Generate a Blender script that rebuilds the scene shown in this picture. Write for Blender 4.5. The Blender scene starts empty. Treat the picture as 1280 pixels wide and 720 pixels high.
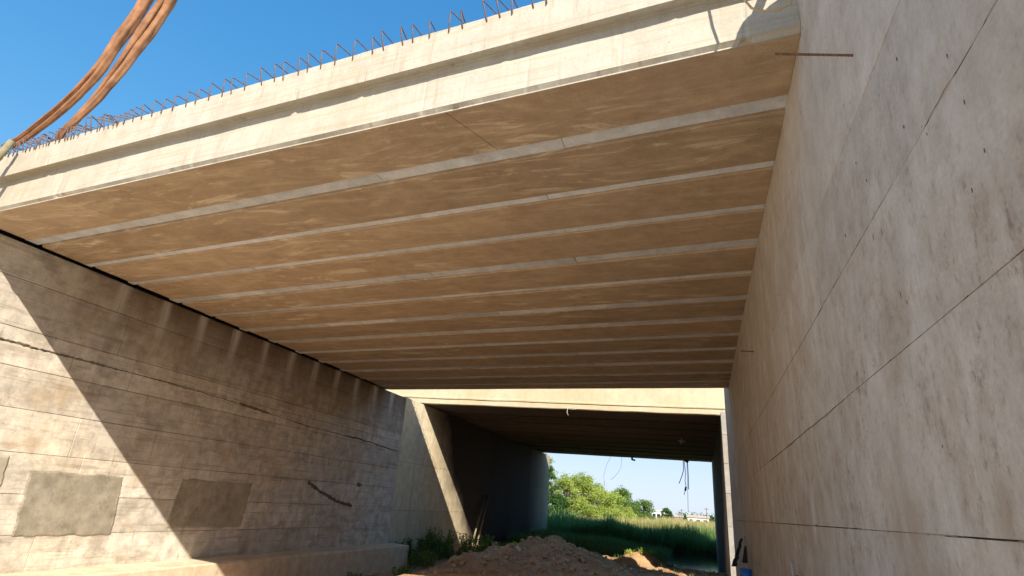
import bpy, bmesh, math, random
import numpy as np
from mathutils import Vector, Matrix, noise as mnoise
R = math.radians
scene = bpy.context.scene
COL = scene.collection
random.seed(7); rng = np.random.default_rng(7)

# ------------------------------------------------------------------ camera
cd = bpy.data.cameras.new('camera'); cam = bpy.data.objects.new('camera', cd); COL.objects.link(cam)
cd.sensor_width = 36; cd.lens = 36*700/1280; cd.clip_start = .05; cd.clip_end = 5000
M3 = Matrix(((0.951782, 0.046307, 0.30326), (0.298939, -0.362006, -0.882942), (0.068896, 0.931025, -0.358394)))
q = M3.to_quaternion(); q.normalize()
cam.matrix_world = Matrix.Translation((0, 0, 2.6)) @ q.to_matrix().to_4x4()
scene.camera = cam

# ------------------------------------------------------------------ light
SD = Vector((.8, -1.25, 1.0)).normalized()            # towards the sun
SUN_EL = math.asin(SD.z); SUN_AZ = math.atan2(SD.x, SD.y)
w = bpy.data.worlds.new('World'); scene.world = w; w.use_nodes = True
wn = w.node_tree; wn.nodes.clear()
sky = wn.nodes.new('ShaderNodeTexSky'); sky.sky_type = 'NISHITA'; sky.sun_disc = False
sky.sun_elevation = SUN_EL; sky.sun_rotation = SUN_AZ
sky.air_density = 1.0; sky.dust_density = 0.3; sky.ozone_density = 3.0
bg = wn.nodes.new('ShaderNodeBackground'); bg.inputs[1].default_value = .15
wo = wn.nodes.new('ShaderNodeOutputWorld')
hsv = wn.nodes.new('ShaderNodeHueSaturation'); hsv.inputs['Saturation'].default_value = 1.3
wn.links.new(sky.outputs[0], hsv.inputs['Color'])
def wvm(op, a, b):
    o = wn.nodes.new('ShaderNodeVectorMath'); o.operation = op
    for i, v in enumerate((a, b)):
        if isinstance(v, tuple): o.inputs[i].default_value = v
        else: wn.links.new(v, o.inputs[i])
    return o.outputs[0]
den = wvm('ADD', wvm('MULTIPLY', hsv.outputs[0], (.42, .42, .36)), (1, 1, 1))
wn.links.new(wvm('MULTIPLY', wvm('DIVIDE', hsv.outputs[0], den), (.62, .70, .79)), bg.inputs[0])
wn.links.new(bg.outputs[0], wo.inputs[0])
sl = bpy.data.lights.new('sun', 'SUN'); sl.energy = 2.0; sl.angle = R(.5); sl.color = (1, .91, .76)
so = bpy.data.objects.new('sun', sl); COL.objects.link(so); so.location = (30, -30, 40)
so.rotation_euler = SD.to_track_quat('Z', 'Y').to_euler()
vs = scene.view_settings; vs.view_transform = 'Standard'; vs.look = 'None'; vs.exposure = 2.22; vs.gamma = 1
scene.cycles.max_bounces = 8; scene.cycles.diffuse_bounces = 5
try: scene.cycles.use_denoising = True
except Exception: pass

# ------------------------------------------------------------------ node helpers
class NT:
    def __init__(s, name, rough=.85):
        s.m = bpy.data.materials.new(name); s.m.use_nodes = True; s.t = s.m.node_tree
        s.b = s.t.nodes['Principled BSDF']; s.b.inputs['Roughness'].default_value = rough
        s.b.inputs['Specular IOR Level'].default_value = .3
    def n(s, typ, **k):
        o = s.t.nodes.new(typ)
        for a, v in k.items(): setattr(o, a, v)
        return o
    def put(s, sock, v):
        if isinstance(v, bpy.types.NodeSocket): s.t.links.new(v, sock)
        elif v is not None:
            if isinstance(v, tuple) and sock.type == 'RGBA' and len(v) == 3: v = v + (1,)
            sock.default_value = v
    def pos(s):
        if not hasattr(s, '_p'): s._p = s.n('ShaderNodeNewGeometry').outputs['Position']
        return s._p
    def sep(s):
        if not hasattr(s, '_s'):
            s._s = s.n('ShaderNodeSeparateXYZ'); s.put(s._s.inputs[0], s.pos())
        return s._s.outputs
    def vec(s, sc, off=(0, 0, 0)):
        o = s.n('ShaderNodeMapping'); s.put(o.inputs[0], s.pos()); o.inputs['Scale'].default_value = sc
        o.inputs['Location'].default_value = off
        return o.outputs[0]
    def noise(s, sc=(1, 1, 1), scale=1., detail=5, rough=.55, off=(0, 0, 0), dist=0.):
        o = s.n('ShaderNodeTexNoise'); s.put(o.inputs['Vector'], s.vec(sc, off)); o.inputs['Scale'].default_value = scale
        o.inputs['Detail'].default_value = detail; o.inputs['Roughness'].default_value = rough
        o.inputs['Distortion'].default_value = dist
        return o.outputs[0]
    def voro(s, sc=(1, 1, 1), scale=1., off=(0, 0, 0)):
        o = s.n('ShaderNodeTexVoronoi'); s.put(o.inputs['Vector'], s.vec(sc, off)); o.inputs['Scale'].default_value = scale
        return o.outputs
    def mr(s, v, a, b, c=0., d=1.):
        o = s.n('ShaderNodeMapRange'); s.put(o.inputs[0], v)
        for i, x in zip((1, 2, 3, 4), (a, b, c, d)): o.inputs[i].default_value = x
        return o.outputs[0]
    def math(s, op, a, b=None, c=None):
        o = s.n('ShaderNodeMath', operation=op); s.put(o.inputs[0], a)
        if b is not None: s.put(o.inputs[1], b)
        if c is not None: s.put(o.inputs[2], c)
        return o.outputs[0]
    def mix(s, f, a, b, blend='MIX'):
        o = s.n('ShaderNodeMix', data_type='RGBA', blend_type=blend)
        s.put(o.inputs[0], f); s.put(o.inputs[6], a); s.put(o.inputs[7], b)
        return o.outputs[2]
    def rnd(s): return s.n('ShaderNodeObjectInfo').outputs['Random']
    def val(s, col, v):      # multiply colour by a value
        o = s.n('ShaderNodeHueSaturation'); s.put(o.inputs['Color'], col); s.put(o.inputs['Value'], v); return o.outputs[0]
    def bump(s, h, st=.5, d=.01):
        o = s.n('ShaderNodeBump'); s.put(o.inputs['Height'], h); o.inputs['Strength'].default_value = st; o.inputs['Distance'].default_value = d
        s.t.links.new(o.outputs[0], s.b.inputs['Normal'])
    def out(s, c, rough=None):
        s.put(s.b.inputs['Base Color'], c)
        if rough is not None: s.put(s.b.inputs['Roughness'], rough)
        return s.m

def concrete(name, base, dark, warm, streak=.6, axis='y', vary=.12, mott=.25, warm_lo=.5, bump=.5, pits=True, extra=None, fine_line=None, warmsc=.45):
    """weathered concrete: big warm patches, streaks running down the face, mottling, pits"""
    N = NT(name, .88)
    big = N.noise((1, 1, 1), warmsc, 5, .6, dist=.4)
    st_sc = (1, 1, .09) if axis in 'yx' else (1, 1, 1)
    st = N.noise(st_sc, 2.6, 6, .62, off=(3, 1, 2))
    st2 = N.noise(st_sc, 9., 4, .6, off=(9, 4, 1))
    mid = N.noise((1, 1, 1), 3.2, 6, .65, off=(5, 5, 5))
    fine = N.noise((1, 1, 1), 34., 4, .7)
    c = N.mix(N.mr(big, warm_lo-.12, warm_lo+.2), base, warm)
    c = N.mix(N.math('MULTIPLY', N.mr(st, .5, .72), streak), c, dark)
    c = N.mix(N.math('MULTIPLY', N.mr(st2, .52, .78), streak*.6), c, tuple(min(1, x*1.3) for x in base))
    c = N.val(c, N.mr(mid, .25, .75, 1-mott, 1+mott))
    c = N.val(c, N.mr(fine, .3, .7, .9, 1.1))
    if vary: c = N.val(c, N.mr(N.rnd(), 0, 1, 1-vary, 1+vary))
    if extra: c = extra(N, c)
    h = N.math('ADD', N.math('MULTIPLY', mid, .8), N.math('MULTIPLY', fine, .35))
    if pits:
        v = N.voro((1, 1, 1), 7.)
        pm = N.math('MULTIPLY', N.mr(v[0], .035, .075, 1., 0.), N.math('GREATER_THAN', N.noise((1, 1, 1), 2.3, 2, .5, off=(7, 7, 2)), .52))
        c = N.mix(N.math('MULTIPLY', pm, .75), c, tuple(x*.35 for x in dark))
        h = N.math('SUBTRACT', h, pm)
    N.bump(h, bump, .012)
    return N.out(c, N.mr(mid, .3, .7, .8, .95))

# ------------------------------------------------------------------ materials
def streak_extra(N, c):
    """brown damp head of the wall under the girders, pale lime runs under each girder joint"""
    x, y, z = N.sep()
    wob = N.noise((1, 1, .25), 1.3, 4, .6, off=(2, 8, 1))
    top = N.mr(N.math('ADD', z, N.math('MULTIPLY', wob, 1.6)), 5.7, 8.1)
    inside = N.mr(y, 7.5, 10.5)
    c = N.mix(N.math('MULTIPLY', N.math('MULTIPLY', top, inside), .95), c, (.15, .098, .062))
    y2 = N.math('MULTIPLY', y, y)
    k = N.math('ADD', N.math('ADD', N.math('MULTIPLY', y, KQ[1]), N.math('MULTIPLY', y2, KQ[0])), KQ[2])
    k = N.math('ADD', k, N.math('MULTIPLY', N.math('SUBTRACT', N.noise((1, 1, .6), 1.2, 3, .5), .5), .18))
    fr = N.math('ABSOLUTE', N.math('SUBTRACT', k, N.math('ROUND', k)))
    wid = N.math('MULTIPLY', N.mr(fr, .05, .17, 1., 0.), N.mr(z, 5.7, 7.1))
    wid = N.math('MULTIPLY', wid, N.math('MULTIPLY', N.mr(y, 7.0, 9.), N.mr(st_(N), .3, .6, .35, 1.)))
    c = N.mix(N.math('MULTIPLY', wid, .95), c, (.56, .51, .46))
    # faint brown form-line bleeding under every lift joint
    return c
def lextra(N, c):
    x, y, z = N.sep()
    g = N.noise((1, .8, .8), 1.1, 8, .7, off=(12, 2, 7))
    c = N.mix(N.mr(g, .50, .62, 0., .55), c, (.60, .56, .49))
    g2 = N.noise((1, .7, 1.5), 1.6, 9, .75, off=(2, 22, 7))
    c = N.mix(N.mr(g2, .52, .62, 0., .6), c, (.33, .285, .235))
    o = N.noise((1, .5, .9), 1.3, 6, .7, off=(42, 22, 7))
    c = N.mix(N.mr(o, .55, .66, 0., .55), c, (.43, .32, .20))
    b = N.noise((1, .25, 5.), 1.6, 6, .7, off=(4, 2, 17))
    c = N.mix(N.mr(b, .55, .64, 0., .4), c, (.22, .17, .12))
    zz = N.math('ADD', N.math('MULTIPLY', z, 3.4), N.math('MULTIPLY', N.noise((1, 1, 1), .8, 3, .5), .22))
    ln = N.math('ABSOLUTE', N.math('SUBTRACT', zz, N.math('ROUND', zz)))
    ln = N.math('MULTIPLY', N.mr(ln, .02, .055, 1., 0.), N.mr(N.noise((1, .6, 2.), 1.1, 5, .7, off=(9, 9, 1)), .46, .60))
    c = N.mix(N.math('MULTIPLY', ln, .34), c, (.20, .14, .09))
    yy = N.math('ADD', N.math('MULTIPLY', y, .62), N.math('MULTIPLY', N.math('ROUND', N.math('MULTIPLY', z, 1.15)), .37))
    lv = N.math('ABSOLUTE', N.math('SUBTRACT', yy, N.math('ROUND', yy)))
    lv = N.math('MULTIPLY', N.mr(lv, .008, .02, 1., 0.), N.mr(N.noise((1, .6, 2.), 1.3, 5, .7, off=(19, 9, 1)), .48, .60))
    c = N.mix(N.math('MULTIPLY', lv, .5), c, (.22, .16, .11))
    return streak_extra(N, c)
def st_(N): return N.noise((1, 1, .1), 5., 4, .6, off=(1, 2, 3))
YL = [7.4, 8.72, 9.95, 11.24, 12.56, 14.0, 15.39, 16.86, 18.3, 19.75, 21.31, 22.77]
KQ = [float(v) for v in np.polyfit(YL, range(len(YL)), 2)]

M = {}
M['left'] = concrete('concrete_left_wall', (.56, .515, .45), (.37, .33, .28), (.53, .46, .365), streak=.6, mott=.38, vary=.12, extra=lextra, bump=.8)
M['left_gap'] = NT('joint_dirt').out((.10, .08, .06))
def rextra(N, c):
    x, y, z = N.sep()
    far = N.mr(N.math('ADD', y, N.math('MULTIPLY', N.math('SUBTRACT', N.noise((1, 1, .3), .8, 4, .6), .5), 10.)), 4., 15.)
    c = N.mix(N.math('MULTIPLY', far, .55), c, (.42, .31, .195))
    reg = N.math('MULTIPLY', N.mr(z, 3.4, 5.6, 1., .18), N.mr(N.noise((1, 1, .55), .9, 4, .55, off=(6, 2, 6)), .40, .58))
    sp = N.noise((1, 1, .8), 5.5, 10, .8, off=(11, 3, 1))
    c = N.mix(N.math('MULTIPLY', N.math('MULTIPLY', N.mr(sp, .49, .62), reg), .65), c, (.30, .22, .165))
    fs = N.noise((1, 1.2, .7), 16., 8, .8, off=(21, 13, 1))
    c = N.mix(N.math('MULTIPLY', N.math('MULTIPLY', N.mr(fs, .53, .62), N.mr(sp, .42, .58)), N.math('MULTIPLY', N.mr(reg, 0, 1, .25, 1.), .7)), c, (.12, .08, .06))
    wp = N.noise((1, 1, .6), 2.2, 7, .7, off=(31, 5, 2))
    c = N.mix(N.math('MULTIPLY', N.mr(wp, .49, .66), .6), c, (.62, .59, .56))
    bl = N.noise((1, 1, .75), 1.15, 7, .66, off=(51, 5, 2))
    c = N.mix(N.math('MULTIPLY', N.mr(bl, .50, .62), N.mr(z, 2.8, 5.6, .6, .08)), c, (.36, .28, .215))
    run = N.noise((1, 1, .045), 3.0, 7, .72, off=(14, 3, 1))
    c = N.mix(N.math('MULTIPLY', N.math('MULTIPLY', N.mr(run, .50, .66), N.mr(y, 2.5, 7., .12, .3)), N.mr(sp, .40, .55)), c, (.32, .21, .125))
    run2 = N.noise((1, 1, .05), 5.0, 7, .72, off=(4, 13, 1))
    c = N.mix(N.math('MULTIPLY', N.mr(run2, .54, .64), N.math('MULTIPLY', N.mr(sp, .62, .45), .35)), c, (.58, .55, .51))
    # scratches and dark specks
    v = N.voro((1, 1, .35), 9., off=(3, 1, 7))
    c = N.mix(N.math('MULTIPLY', N.mr(v[0], .05, .11, 1., 0.), N.math('GREATER_THAN', N.noise((1, 1, 1), 3.1, 2, .5, off=(17, 7, 2)), .55)), c, (.14, .10, .085))
    return c
M['right'] = concrete('concrete_right_wall', (.51, .475, .435), (.40, .36, .32), (.48, .43, .38), streak=.3, mott=.16, vary=.09, extra=rextra, bump=.6, warm_lo=.5)
M['right_gap'] = NT('right_joint_dirt').out((.13, .105, .085))  # plain dark colour for the right wall's core and joints
def fextra(N, c):
    # faint horizontal board lines and drips
    d = N.noise((.5, .5, 14), 1.5, 3, .5, off=(3, 3, 8))
    c = N.mix(N.mr(d, .53, .66, 0., .5), c, (.37, .29, .19))
    d2 = N.noise((1, 1, .12), 7, 5, .7, off=(2, 3, 8))
    return N.mix(N.mr(d2, .54, .68, 0., .55), c, (.33, .27, .19))
M['fascia'] = concrete('concrete_edge_beam', (.43, .40, .345), (.31, .28, .235), (.40, .35, .275), streak=.3, mott=.12, vary=.03, extra=fextra, bump=.35)
def sextra(N, c):
    g = N.noise((.35, 1.6, 1), 1.6, 6, .7, off=(4, 4, 4), dist=1.2)
    c = N.mix(N.mr(g, .50, .64, 0., .5), c, (.56, .43, .29))
    g = N.noise((.5, 1.6, 1), 2.4, 7, .75, off=(8, 1, 4), dist=.8)
    c = N.mix(N.mr(g, .52, .68, 0., .32), c, (.25, .155, .08))
    sw = N.noise((.22, 1.1, 1), 2.2, 7, .72, off=(1, 17, 4), dist=2.)
    c = N.mix(N.math('MULTIPLY', N.mr(sw, .54, .62), N.mr(N.noise((1, 1, 1), .3, 2, .5, off=(5, 1, 1)), .44, .58, .1, .7)), c, (.66, .55, .41))
    fl = N.noise((1, 1, 1), 1.4, 9, .8, off=(3, 19, 1))
    return N.mix(N.mr(fl, .58, .68, 0., .3), c, (.2, .12, .06))
M['soffit'] = concrete('concrete_girder_soffit', (.375, .27, .18), (.25, .17, .11), (.43, .32, .22), streak=.25, axis='z', mott=.16, vary=.12, extra=sextra, bump=.4, pits=False)
M['infill'] = concrete('mortar_infill', (.60, .62, .66), (.40, .41, .43), (.58, .58, .59), streak=.5, axis='z', mott=.2, vary=.18, pits=False)
def tunnel_shade(N, c):
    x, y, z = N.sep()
    k = N.mr(N.math('ADD', N.math('ADD', y, N.math('MULTIPLY', z, .75)), N.math('MULTIPLY', N.noise((1, .4, .4), 1., 5, .6), 4.)), 35.8, 39.2)  # shade painted into the wall colour, past the sun stripe and upwards
    k = N.math('MULTIPLY', k, N.mr(y, 50., 57., 1., .35))  # painted shade eases off towards the bright far end
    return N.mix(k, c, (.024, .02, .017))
M['old'] = concrete('concrete_old_painted_shade', (.64, .55, .39), (.42, .34, .24), (.62, .49, .31), streak=.5, mott=.2, vary=.06, extra=tunnel_shade)
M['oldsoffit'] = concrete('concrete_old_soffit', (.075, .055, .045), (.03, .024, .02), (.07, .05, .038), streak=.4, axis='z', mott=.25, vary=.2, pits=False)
M['pier'] = concrete('concrete_end_pier', (.30, .29, .27), (.2, .185, .16), (.27, .24, .2), streak=.4, mott=.2, vary=.08)
M['pale'] = concrete('concrete_pale', (.52, .48, .40), (.33, .29, .23), (.47, .40, .29), streak=.4, mott=.15, vary=.06)
M['fascia2'] = concrete('concrete_old_edge_beam', (.47, .41, .29), (.34, .27, .17), (.44, .35, .22), streak=.25, mott=.12, vary=.04)
M['ledge'] = concrete('concrete_footing', (.60, .52, .39), (.40, .33, .24), (.58, .47, .33), streak=.3, mott=.25, vary=.0)
def pextra(N, c):
    g = N.noise((1, 1, 1), 2.6, 8, .72, off=(2, 5, 7))
    c = N.mix(N.mr(g, .49, .62, 0., .8), c, (.36, .325, .255))
    g = N.noise((1, 1, 1), 1.7, 6, .7, off=(12, 5, 7))
    return N.mix(N.mr(g, .52, .66, 0., .6), c, (.16, .145, .105))
M['patch'] = concrete('mortar_patch', (.29, .262, .205), (.20, .18, .138), (.36, .32, .25), streak=.2, axis='z', mott=.35, vary=.14, warmsc=1.2, extra=pextra, bump=.8)
M['rough'] = concrete('rough_broken_concrete', (.14, .115, .09), (.06, .05, .04), (.17, .13, .09), streak=.2, axis='z', mott=.4, vary=0, bump=1.)
M['fin'] = concrete('mortar_fin', (.42, .38, .33), (.3, .25, .2), (.35, .28, .2), streak=.2, axis='z', mott=.3, vary=0, bump=1.)

def simple(name, c1, c2, scale=8., rough=.8, bump=.3, metal=0., lo=.35, hi=.65, sc=(1, 1, 1)):
    N = NT(name, rough); n1 = N.noise(sc, scale, 6, .65)
    N.b.inputs['Metallic'].default_value = metal
    if bump: N.bump(n1, bump, .01)
    return N.out(N.mix(N.mr(n1, lo, hi), c1, c2))
M['rust'] = simple('rusty_steel', (.12, .055, .03), (.22, .12, .08), 40, .8)
M['hoop'] = simple('rusty_rebar', (.10, .065, .055), (.20, .12, .085), 30, .75)
M['hose'] = simple('rust_orange_fabric', (.17, .075, .036), (.34, .17, .085), 2.2, .75, .6)
M['hose_seam'] = simple('dark_fabric_fold', (.16, .05, .02), (.22, .08, .03), 6, .8)
M['timber'] = simple('weathered_timber', (.15, .13, .075), (.24, .21, .13), 6, .85)
M['wood_pale'] = simple('pale_timber', (.42, .31, .19), (.52, .40, .26), 9, .8)
M['rope'] = simple('hemp_rope', (.42, .31, .17), (.55, .42, .25), 30, .9)
M['tarp'] = simple('grey_tarpaulin', (.28, .27, .25), (.42, .40, .36), 4, .7)
M['soil'] = None
N = NT('red_brown_soil', .95)
a = N.noise((1, 1, 1), .9, 8, .65); b2 = N.noise((1, 1, 1), 9., 6, .7); g = N.noise((1, 1, 1), .28, 5, .6, off=(3, 3, 3))
c = N.mix(N.mr(a, .35, .65), (.34, .18, .09), (.52, .335, .185)); c = N.val(c, N.mr(b2, .3, .7, .7, 1.3))
x, y, z = N.sep()
far = N.mr(y, 36., 46.)
c = N.mix(N.mr(N.math('ADD', y, N.math('MULTIPLY', a, 6.)), 15., 9.), c, N.mix(a, (.50, .42, .31), (.62, .53, .41)))  # paler ground out of view before the bridge, added to bounce fill light
c = N.mix(N.math('MULTIPLY', N.math('MAXIMUM', far, N.mr(g, .55, .7, 0., .5)), .85), c, (.085, .10, .035))
N.bump(N.math('ADD', b2, N.math('MULTIPLY', a, 2.)), .8, .04); M['soil'] = N.out(c)
M['clod'] = simple('dry_soil_clod', (.36, .215, .12), (.58, .42, .27), 6, .95, .8)
N = NT('shallow_water', .08); N.b.inputs['Specular IOR Level'].default_value = .6
N.bump(N.noise((1, 1, 1), 5, 4, .6), .25, .02); M['water'] = N.out((.02, .025, .018))
def leafmat(name, c1, c2, c3, sc=.7, tr=.45):
    N = NT(name, .6)
    n1 = N.noise((1, 1, 1), sc, 4, .6); n2 = N.noise((1, 1, 1), 6., 3, .6)
    c = N.mix(N.mr(n1, .38, .62), c1, c2); c = N.mix(N.mr(n2, .5, .7), c, c3)
    N.out(c)
    t = N.n('ShaderNodeBsdfTranslucent'); N.put(t.inputs[0], c)
    mx = N.n('ShaderNodeMixShader'); mx.inputs[0].default_value = tr
    N.t.links.new(N.b.outputs[0], mx.inputs[1]); N.t.links.new(t.outputs[0], mx.inputs[2])
    N.t.links.new(mx.outputs[0], N.t.nodes['Material Output'].inputs[0]); return N.m
M['leaf_dark'] = leafmat('dark_green_leaves', (.05, .12, .03), (.08, .18, .04), (.13, .22, .055))
M['leaf_lime'] = leafmat('lime_green_leaves', (.26, .36, .06), (.42, .50, .10), (.54, .54, .18))
M['leaf_mid'] = leafmat('mid_green_leaves', (.11, .20, .04), (.17, .27, .06), (.24, .32, .09))
M['reed'] = leafmat('green_reeds', (.13, .26, .085), (.19, .33, .10), (.29, .38, .14), 1.2)
M['drygrass'] = leafmat('dry_tan_grass', (.38, .37, .12), (.60, .47, .24), (.30, .36, .10), .22)
M['bark'] = simple('brown_bark', (.08, .055, .035), (.15, .11, .07), 9, .9)
M['black'] = simple('black_plastic', (.012, .012, .014), (.03, .03, .035), 12, .5, .2)
M['blue'] = simple('blue_plastic', (.02, .16, .58), (.03, .20, .66), 7, .45, .1)
M['white'] = simple('white_plastic_pipe', (.62, .60, .56), (.74, .72, .69), 9, .5, .1)
M['white_wall'] = simple('white_render', (.72, .72, .70), (.80, .80, .78), 3, .8, .1)
M['orange_wall'] = simple('orange_brick_render', (.40, .29, .22), (.46, .34, .27), 3, .8, .1)
M['roof'] = simple('clay_roof', (.42, .32, .25), (.48, .37, .29), 3, .8, .1)
M['pane'] = simple('dark_window_glass', (.02, .025, .03), (.03, .035, .04), 3, .15, 0)
M['wire'] = simple('black_cable', (.015, .014, .013), (.035, .03, .03), 12, .6, 0)

# ------------------------------------------------------------------ mesh helpers
def link(name, me, mat=None, parent=None):
    o = bpy.data.objects.new(name, me); COL.objects.link(o)
    if mat is not None and me is not None and not me.materials:
        for mm in (mat if isinstance(mat, (list, tuple)) else [mat]): me.materials.append(mm)
    if parent is not None: o.parent = parent; o.matrix_parent_inverse = parent.matrix_world.inverted() if False else Matrix()
    return o
def mesh(name, V, F, smooth=False):
    me = bpy.data.meshes.new(name); me.from_pydata([tuple(map(float, v)) for v in V], [], [tuple(int(i) for i in f) for f in F]); me.update()
    if smooth: me.polygons.foreach_set('use_smooth', [True]*len(me.polygons))
    return me
def recalc(me):
    bm = bmesh.new(); bm.from_mesh(me); bmesh.ops.recalc_face_normals(bm, faces=bm.faces); bm.to_mesh(me); bm.free(); return me
def empty(name, loc=(0, 0, 0)):
    o = bpy.data.objects.new(name, None); COL.objects.link(o); o.location = loc; o.empty_display_size = .3; return o
def tag(o, label=None, cat=None, group=None, kind=None):
    if label: o['label'] = label
    if cat: o['category'] = cat
    if group: o['group'] = group
    if kind: o['kind'] = kind
    return o
def off(V, o):                       # shift world vertices into the frame of a thing placed at o
    return [(v[0]-o[0], v[1]-o[1], v[2]-o[2]) for v in V]
def hexa(P):                         # 8 points: bottom loop 0-3, top loop 4-7
    return P, [(0, 3, 2, 1), (4, 5, 6, 7), (0, 1, 5, 4), (1, 2, 6, 5), (2, 3, 7, 6), (3, 0, 4, 7)]
def box(x0, x1, y0, y1, z0, z1):
    return hexa([(x0, y0, z0), (x1, y0, z0), (x1, y1, z0), (x0, y1, z0), (x0, y0, z1), (x1, y0, z1), (x1, y1, z1), (x0, y1, z1)])
def tube(pts, r, n=6, closed=False, rr=None):
    V = []; F = []; L = len(pts)
    for i, p in enumerate(pts):
        p = Vector(p); a = Vector(pts[max(0, i-1)]); b = Vector(pts[min(L-1, i+1)]); t = (b-a)
        if t.length < 1e-9: t = Vector((0, 0, 1))
        t.normalize(); u = t.cross(Vector((.13, .21, .97)))
        if u.length < .05: u = t.cross(Vector((1, 0, 0)))
        u.normalize(); v = t.cross(u); rad = rr[i] if rr else r
        for k in range(n):
            an = 2*math.pi*k/n; V.append(tuple(p + u*math.cos(an)*rad + v*math.sin(an)*rad))
    for i in range(L-1):
        for k in range(n): F.append((i*n+k, i*n+(k+1) % n, (i+1)*n+(k+1) % n, (i+1)*n+k))
    F.append(tuple(range(n-1, -1, -1))); F.append(tuple((L-1)*n+k for k in range(n)))
    return V, F
def join(parts):
    V = []; F = []
    for v, f in parts:
        n = len(V); V += list(v); F += [tuple(i+n for i in g) for g in f]
    return V, F
def nz(x, y=0., z=0.): return mnoise.noise(Vector((x, y, z)))

# ------------------------------------------------------------------ terrain
def sm(a, b, x): t = min(1, max(0, (x-a)/(b-a))); return t*t*(3-2*t)
def bumpf(x, y, cx, cy, rx, ry, h, p=1.):
    d = math.sqrt(((x-cx)/rx)**2+((y-cy)/ry)**2); return h*max(0, 1-d)**p if d < 1 else 0
def height(x, y):
    base = 1.0*(1-sm(9, 25, y))*sm(-12.5, -5, x)
    base += .25*sm(-12, -2, x)*(1-sm(20, 30, y)) - .05
    base -= .58*max(sm(38, 43, y)*sm(-9, -4, x), sm(34.5, 39, y)*sm(-2.6, -1.4, x))*(1-sm(58, 70, y))
    base -= .5*sm(-8.5, -11.5, x)*(1-sm(25, 31, y))
    r = 0
    r += bumpf(x, y, -6.6, 27.3, 3.9, 4.2, 1.36, 1.2)
    r += bumpf(x, y, -8.9, 24.6, 2.8, 3., .55, 1.)
    r += bumpf(x, y, -9.3, 22.3, 3., 2.6, .35, 1.)
    r += bumpf(x, y, -3.5, 35.8, 1.5, 1.9, .55, .9)
    r += bumpf(x, y, -5.0, 30.5, 2.2, 2.5, .4, 1.)
    base += r
    if y < 40:
        f = .10 + .25*min(1, r*1.5)
        base += f*(nz(x*.9, y*.9, 3.) + .6*nz(x*2.3, y*2.3, 1.) + .4*nz(x*5.3, y*5.3, 7.))
    else: base += .12*nz(x*.3, y*.3, 5.)
    # embankments behind the abutments, and the slope left of the channel
    if x < -15.3: base += 6.4*sm(-15.4, -17.5, x)*sm(-2, 5, y)*(1-sm(52, 62, y))
    if x < -13 and y > 57: base += 1.6*sm(-13, -24, x)*sm(57, 62, y)*(1-sm(110, 160, y))
    if x > 2.2 and y > 29: base += 6.4*sm(2.6, 5, x)*sm(30.5, 34, y)*(1-sm(50, 60, y))
    return base
xs = np.unique(np.concatenate([np.arange(-14.4, 2.5, .18), -14.4-np.cumsum(np.geomspace(.25, 400, 32)), 2.5+np.cumsum(np.geomspace(.25, 400, 32))]))
ys = np.unique(np.concatenate([np.arange(13, 40, .18), 13-np.cumsum(np.geomspace(.3, 300, 26)), 40+np.cumsum(np.geomspace(.25, 400, 44))]))
V = [(x, y, height(x, y)) for y in ys for x in xs]
nx = len(xs); F = [(j*nx+i, j*nx+i+1, (j+1)*nx+i+1, (j+1)*nx+i) for j in range(len(ys)-1) for i in range(nx-1)]
tag(link('ground', mesh('ground', V, F, True), M['soil']), kind='structure')
tag(link('water', mesh('water', [(-9, 38, -.47), (4, 38, -.47), (4, 68, -.47), (-9, 68, -.47)], [(0, 1, 2, 3)]), M['water']), kind='structure')

# clods and stones scattered on the heaps
def rock(r, seed):
    bm = bmesh.new(); bmesh.ops.create_icosphere(bm, subdivisions=1, radius=r)
    for v in bm.verts: v.co *= 1+.35*nz(v.co.x*3/r*.5+seed, v.co.y*3/r*.5, v.co.z*3/r*.5)
    V = [tuple(v.co) for v in bm.verts]; F = [tuple(v.index for v in f.verts) for f in bm.faces]; bm.free(); return V, F
rocks = [rock(1, s*3.3) for s in range(6)]
P = []
for i in range(2600):
    if i % 2: x = random.gauss(-6.8, 2.0); y = random.gauss(26.3, 2.2)
    else: x = random.uniform(-13, .9); y = random.uniform(17, 35)
    r = .018+.11*random.random()**4
    v, f = random.choice(rocks); an = random.random()*6.3; ca, sa = math.cos(an), math.sin(an); h = height(x, y)
    P.append(([(x+r*(a*ca-b*sa), y+r*(a*sa+b*ca), h+r*.35+r*.75*c_) for a, b, c_ in v], f))
v, f = join(P); o = link('soil_clods', mesh('soil_clods', v, f), M['clod']); tag(o, 'loose earth clods and small stones scattered over the dirt heaps', 'clods', kind='stuff')

# ------------------------------------------------------------------ panelled walls
def panel_mesh(x, s, y0, y1, z0, z1, d, gap, wave=0.):
    """one cast panel; the face looks towards s*X, edges broken by a small chamfer; d = depth"""
    g = gap/2; ch = min(.006, gap*.5); X = x; Xb = x - s*d
    ya, yb, za, zb = y0+g, y1-g, z0+g, z1-g
    j = lambda: random.uniform(-wave, wave)
    o4 = [(ya+j(), za+j()), (yb+j(), za+j()), (yb+j(), zb+j()), (ya+j(), zb+j())]
    i4 = [(o4[0][0]+ch, o4[0][1]+ch), (o4[1][0]-ch, o4[1][1]+ch), (o4[2][0]-ch, o4[2][1]-ch), (o4[3][0]+ch, o4[3][1]-ch)]
    V = [(Xb, a, b) for a, b in o4] + [(X-s*ch, a, b) for a, b in o4] + [(X, a, b) for a, b in i4]
    F = []
    for k in range(4):
        n = (k+1) % 4; F.append((k, n, 4+n, 4+k)); F.append((4+k, 4+n, 8+n, 8+k))
    F.append((8, 9, 10, 11))
    me = mesh('panel', V, F); return recalc_out(me, s)
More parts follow.
